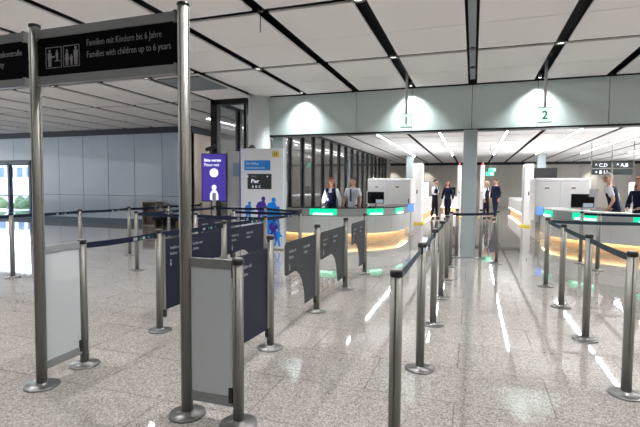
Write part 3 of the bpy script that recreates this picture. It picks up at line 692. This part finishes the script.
# direction boards at the right
t = thing('direction_board', 'hanging black direction boards with pier letters over the right counter', 'sign', (5.2, 24, 2.06))
for x in (-.03, .80, 1.66): MB().tube([(x, .03, -.05), (x, .03, 1.7)], .018).build('hanging_rod', 'alu', t)
for x, z, s_ in ((0, .40, '\u2191 C,D'), (.86, .40, '\u2191 A,B'), (0, .08, '\u25a0 B I J'), (.86, .08, '')):
    o = MB().box(x, x + .77, 0, .05, z - .02, z + .24).build('board', 'flap', t)
    if s_: lettering('lettering', s_.replace('\u2191', '^').replace('\u25a0', '+'), .22, (x + .12, -.006, z + .03), 0, 'scrtext', o, .95, bold=.003)

# ------------------------------------------------------------------ people
def skin_mesh(nodes, edges, root=0, sub=2):
    me = bpy.data.meshes.new('tmp'); me.from_pydata([n[0] for n in nodes], edges, [])
    o = bpy.data.objects.new('tmp', me); COL.objects.link(o)
    o.modifiers.new('s', 'SKIN'); 
    for i, v in enumerate(me.skin_vertices[0].data):
        r = nodes[i][1]; v.radius = r if isinstance(r, tuple) else (r, r); v.use_root = (i == root)
    o.modifiers['s'].use_smooth_shade = True
    s = o.modifiers.new('d', 'SUBSURF'); s.levels = sub; s.render_levels = sub
    bpy.context.view_layer.update()
    out = bpy.data.meshes.new_from_object(o.evaluated_get(bpy.context.evaluated_depsgraph_get()))
    bpy.data.objects.remove(o); bpy.data.meshes.remove(me)
    for p in out.polygons: p.use_smooth = True
    return out
def merge(name, meshes, m):
    bm = bmesh.new()
    for x in meshes: bm.from_mesh(x)
    me = bpy.data.meshes.new(name); bm.to_mesh(me); bm.free(); me.materials.clear()
    me.materials.append(M[m])
    for p in me.polygons: p.use_smooth = True; p.material_index = 0
    return me
def person(label, loc, rz, H, arms, hair, hairm, top='vest', sleeve='long', trousers='navy', lean=0, headturn=0, headtilt=0, stride=.0, badge=False, tie=False, topm='navy', fem=False):
    """facing -Y; arms = ((elbow),(hand)) for left(+x) and right(-x)"""
    t = thing('person', label, 'person', loc, rz); k = H / 1.75; t.scale = (k, k, k)
    def lf(p):      # forward lean about the hip
        x, y, z = p
        if z > .95: c, s = math.cos(lean), math.sin(lean); dz = z - .95; return (x, y - dz * s, .95 + dz * c)
        return p
    sw = .165 if fem else .185
    T = [((0, 0, .95), (.145, .105)), (lf((0, 0, 1.10)), (.118 if fem else .13, .095)), (lf((0, .0, 1.28)), (.145 if fem else .16, .11)), (lf((0, .0, 1.40)), (.13 if fem else .15, .085)),
         (lf((0, .0, 1.47)), (.055, .055)), (lf((0, -.01, 1.55)), (.052, .055)), (lf((0, -.012, 1.60)), (.055, .06))]
    E_ = [(0, 1), (1, 2), (2, 3), (3, 4), (4, 5), (5, 6)]
    nodes = [(p, tuple(a * (.84 if i < 4 else 1) for a in r)) for i, (p, r) in enumerate(T)]; ed = list(E_); fingers = []; sleeves = []; LW = []
    for si, sgn in enumerate((1, -1)):
        el, ha = arms[si]; sh = lf((sgn * sw, 0, 1.395)); el = lf((sgn * el[0], el[1], el[2])) if el[2] > .95 else (sgn * el[0], el[1] - .0 - math.sin(lean) * .2, el[2]); ha = (sgn * ha[0], ha[1], ha[2])
        b0 = len(nodes); v = (Vector(ha) - Vector(el)); wr = Vector(el) + v * .80; d = v.normalized()
        nodes += [(sh, .056), (el, .040), (tuple(wr), .026), (tuple(Vector(wr) + d * .045), (.034, .018)), (tuple(Vector(wr) + d * .085), (.036, .016))]
        ed += [(3, b0), (b0, b0 + 1), (b0 + 1, b0 + 2), (b0 + 2, b0 + 3), (b0 + 3, b0 + 4)]
        side = Vector((0, 1, 0)); side = (side - d * side.dot(d)).normalized(); inn = d.cross(side)
        hp = Vector(wr) + d * .08
        for j, (o_, ln) in enumerate(((-.027, .070), (-.009, .080), (.009, .075), (.026, .058))):
            p0 = hp + side * o_; p1 = p0 + d * ln * .55 + inn * .002 * sgn; p2 = p1 + (d * .8 - inn * .45 * sgn).normalized() * ln * .5
            fingers.append(skin_mesh([(tuple(p0), .0095), (tuple(p1), .0085), (tuple(p2), .007)], [(0, 1), (1, 2)], 0, 1))
        p0 = Vector(wr) + d * .035 - side * .02; p1 = p0 - side * .03 + d * .03; p2 = p1 + d * .032 - side * .006
        fingers.append(skin_mesh([(tuple(p0), .012), (tuple(p1), .0105), (tuple(p2), .009)], [(0, 1), (1, 2)], 0, 1))
        LW.append((sh, el, tuple(wr)))
    for sgn in (1, -1):
        b0 = len(nodes); st = stride * sgn
        nodes += [((sgn * .095, 0, .88), .088), ((sgn * .10, -st * .5, .50), .060), ((sgn * .10, -st + .02, .10), .038), ((sgn * .11, -st - .09, .045), (.035, .028))]
        ed += [(0, b0), (b0, b0 + 1), (b0 + 1, b0 + 2), (b0 + 2, b0 + 3)]
    body = skin_mesh(nodes, ed)
    # head: ovoid with brow, nose, chin and ears
    hb = bmesh.new(); bmesh.ops.create_uvsphere(hb, u_segments=24, v_segments=18, radius=1)
    for v in hb.verts:
        x, y, z = v.co; w = 1 - .22 * max(0, -z) ** 1.3
        v.co = Vector((x * .080 * w, y * .098 * (1 - .08 * max(0, -z)) , z * .113))
        if y < -.85 and -.35 < z < .15 and abs(x) < .22: v.co.y -= .016 * (1 - abs(x) / .3)
    for s in (1, -1): bmesh.ops.create_uvsphere(hb, u_segments=8, v_segments=6, radius=1, matrix=Matrix.Translation((s * .078, .01, -.01)) @ Matrix.Diagonal((.012, .022, .032, 1)))
    HM = Matrix.Translation(lf((0, -.02, 1.64))) @ Matrix.Rotation(headturn, 4, 'Z') @ Matrix.Rotation(headtilt + lean * .4, 4, 'X')
    hm = bpy.data.meshes.new('h'); hb.to_mesh(hm); hb.free(); hm.transform(HM)
    link('body', merge('body', [body, hm] + fingers, 'skin'), t)
    def put(name, mb, m):
        me = mb.mesh(name, m); me.transform(HM); return link(name, me, t)
    for s in (1, -1): put('eye', MB().ball((s * .03, -.089, .01), (.012, .007, .007), seg=8), 'eye'); put('eyebrow', MB().ball((s * .031, -.091, .031), (.018, .005, .004), seg=8), hairm)
    put('mouth', MB().ball((0, -.089, -.058), (.022, .008, .007), seg=8), 'lips')
    # hair
    hb = bmesh.new(); bmesh.ops.create_uvsphere(hb, u_segments=24, v_segments=18, radius=1)
    lim = {'short': -.15, 'long': -.6, 'bald': .1}[hair]
    kill = [v for v in hb.verts if (v.co.y < -.45 and v.co.z < .38) or v.co.z < lim or (v.co.y < -.05 and v.co.z < .1 and hair != 'long')]
    bmesh.ops.delete(hb, geom=kill, context='VERTS')
    for v in hb.verts:
        n = random.uniform(.98, 1.05); v.co = Vector((v.co.x * .094 * n, v.co.y * .116 * n + .006, v.co.z * .134 * n + .004))
    g = bmesh.ops.solidify(hb, geom=hb.faces[:], thickness=.012)
    hm = bpy.data.meshes.new('hair'); hb.to_mesh(hm); hb.free(); hm.transform(HM); ms = [hm]
    if hair == 'long':
        for s in (-1, 0, 1):
            l_ = skin_mesh([((s * .06, .06 if s == 0 else .02, .04), .05), ((s * .085, .07 if s == 0 else .01, -.12), (.05, .045)), ((s * .085, .07 if s == 0 else .0, -.27), (.038, .032))], [(0, 1), (1, 2)], 0, 1)
            l_.transform(HM); ms.append(l_)
    link('hair', merge('hair', ms, hairm), t)
    # clothes
    def grow(ns, es, dr, root=0): return skin_mesh([(p, tuple(a + dr for a in (r if isinstance(r, tuple) else (r, r)))) for p, r in ns], es, root)
    torso = [((0, 0, .80), (.14, .11)), ((0, 0, .93), (.142, .11))] + T[1:4] + [(lf((0, 0, 1.435)), (.085, .07))]
    arms_n = []; 
    def topmesh(dr, sl):
        ns = list(torso); es = [(0, 1), (1, 2), (2, 3), (3, 4), (4, 5)]
        for sh, el, wr in LW:
            b0 = len(ns)
            if sl == 'none': ns += [(tuple(Vector(sh).lerp(Vector(torso[4][0]), .25)), .058)]; es += [(4, b0)]; continue
            ns += [(sh, .060)]; es += [(4, b0)]
            if sl == 'short': ns += [(tuple(Vector(sh).lerp(Vector(el), .78)), .052)]; es += [(b0, b0 + 1)]
            else: ns += [(el, .046), (tuple(Vector(el).lerp(Vector(wr), .95)), .032)]; es += [(b0, b0 + 1), (b0 + 1, b0 + 2)]
        return grow(ns, es, dr)
    if top in ('vest', 'shirt'):
        sm_ = topmesh(.014, sleeve); link('shirt', merge('shirt', [sm_], 'shirt'), t)
    if top == 'vest':
        vb = bmesh.new(); vb.from_mesh(sm_); vb.normal_update()
        fr = lambda c: c.y < -.02 and abs(c.x) < max(0, (c.z - 1.24)) * .35
        bmesh.ops.delete(vb, geom=[q for q in vb.faces if abs(q.calc_center_median().x) > .165 or fr(q.calc_center_median()) or q.calc_center_median().z > 1.455], context='FACES')
        for v in vb.verts: v.co += v.normal * .009
        bmesh.ops.solidify(vb, geom=vb.faces[:], thickness=.006)
        vm = bpy.data.meshes.new('v'); vb.to_mesh(vm); vb.free()
        link('vest', merge('vest', [vm], topm), t)
    if top == 'jacket': link('jacket', merge('jacket', [topmesh(.016, 'long')], topm), t)
    ns = [((0, 0, 1.04), (.125, .095)), ((0, 0, .92), (.14, .108))]; es = [(0, 1)]
    for sgn in (1, -1):
        b0 = len(ns); st = stride * sgn
        ns += [((sgn * .095, 0, .86), .095), ((sgn * .10, -st * .5, .50), .073), ((sgn * .10, -st + .02, .10), .060)]; es += [(1, b0), (b0, b0 + 1), (b0 + 1, b0 + 2)]
    link('trousers', merge('trousers', [grow(ns, es, .004, 1)], trousers), t)
    for sgn in (1, -1):
        st = stride * sgn
        l_ = skin_mesh([((sgn * .10, -st + .045, .042), (.040, .040)), ((sgn * .107, -st - .04, .040), (.044, .038)), ((sgn * .115, -st - .13, .030), (.038, .028))], [(0, 1), (1, 2)], 0, 1)
        zmin = min(v.co.z for v in l_.vertices)
        for v in l_.vertices: v.co.z = max(v.co.z - zmin, 0)
        link('shoe', merge('shoe', [l_], 'blk'), t)
    if badge: MB().box(-.09, -.04, -.158, -.150, 1.08, 1.16).box(-.066, -.062, -.153, -.148, 1.16, 1.34).build('name_badge', 'shirt', t)
    if tie: MB().prism([(-.02, 1.42), (.02, 1.42), (.032, 1.08), (0, 1.03), (-.032, 1.08)], 'xz', -.142, -.134).build('tie', 'tie', t)
    return t
down = ((.27, .01, 1.12), (.28, -.05, .84))
person('woman with auburn hair, white blouse, navy vest and badge behind the left desk', (-3.95, 12.75, 0), -.15, 1.72, (down, down), 'long', 'hred', badge=True, fem=True, headturn=.2)
person('man in white short-sleeved shirt and dark tie behind the left desk', (-3.36, 12.95, 0), -.25, 1.74, (((.27, .0, 1.12), (.29, -.10, .88)), ((.27, .0, 1.12), (.30, -.08, .86))), 'short', 'hbrown', top='shirt', sleeve='short', tie=True)
person('man with dark hair, white shirt and navy vest standing left of the grey column', (-1.72, 22.2, 0), 1.25, 1.85, (((.24, -.05, 1.12), (.16, -.25, 1.16)), ((.26, 0, 1.12), (.24, -.2, 1.1))), 'short', 'hdark', trousers='blk', stride=.08)
person('woman with long brown hair in a navy suit standing left of the grey column', (-1.12, 22, 0), -.5, 1.78, (down, down), 'long', 'hbrown', top='jacket', fem=True, stride=.05)
person('light-haired person in dark clothes half hidden behind the man in the navy suit', (.62, 23.5, 0), 1.1, 1.80, (down, down), 'short', 'hblond', top='vest', topm='blk', trousers='blk', stride=.06)
person('man in a navy suit standing right of the grey column, seen from the side', (1.0, 22.7, 0), -1.0, 1.90, (((.25, .04, 1.12), (.24, -.02, .86)), down), 'short', 'hbrown', top='jacket', stride=.10)
person('grey-haired man in white shirt and navy vest bending over behind the right desk', (3.24, 12.55, 0), -2.0, 1.85, (((.27, .06, 1.14), (.20, -.10, .93)), ((.27, .06, 1.14), (.16, -.12, .92))), 'short', 'hgrey', lean=.22, sleeve='short', headtilt=.2)
person('woman with auburn hair in navy jacket with badge at the right picture edge', (3.50, 11.75, 0), -.9, 1.72, (((.25, -.02, 1.12), (.12, -.22, 1.05)), ((.25, -.02, 1.12), (.10, -.24, 1.02))), 'long', 'hred', top='jacket', badge=True, fem=True)
# sheet held by the bending man
t = thing('paper_sheet', 'white sheet held up in front of the bending man', 'paper', (2.86, 12.9, 1.36), -.3); MB().box(-.1, .1, 0, .004, -.1, .1).build('sheet', 'shirt', t)

# ------------------------------------------------------------------ back hall lights and sky
for x, y in ((-6.9 + .2, 39.6), (-3.75, 39.6), (5.6, 39.6), (8.6, 39.6), (-.5, 39.6)): spot(x, y, 3.5, 260, 80, .7, (1, .96, .9), .05, 'scallop_beam')
W = bpy.data.worlds.new('sky'); S.world = W; W.use_nodes = True
nt = W.node_tree; bg = nt.nodes['Background']; sky = nt.nodes.new('ShaderNodeTexSky'); sky.sky_type = 'NISHITA'; sky.sun_disc = False; sky.sun_elevation = math.radians(40); sky.sun_rotation = 2
nt.links.new(sky.outputs[0], bg.inputs['Color']); bg.inputs['Strength'].default_value = 1.6
S.view_settings.view_transform = 'Standard'; S.view_settings.look = 'None'; S.view_settings.exposure = .28; S.view_settings.gamma = 1
S.view_settings.use_curve_mapping = False
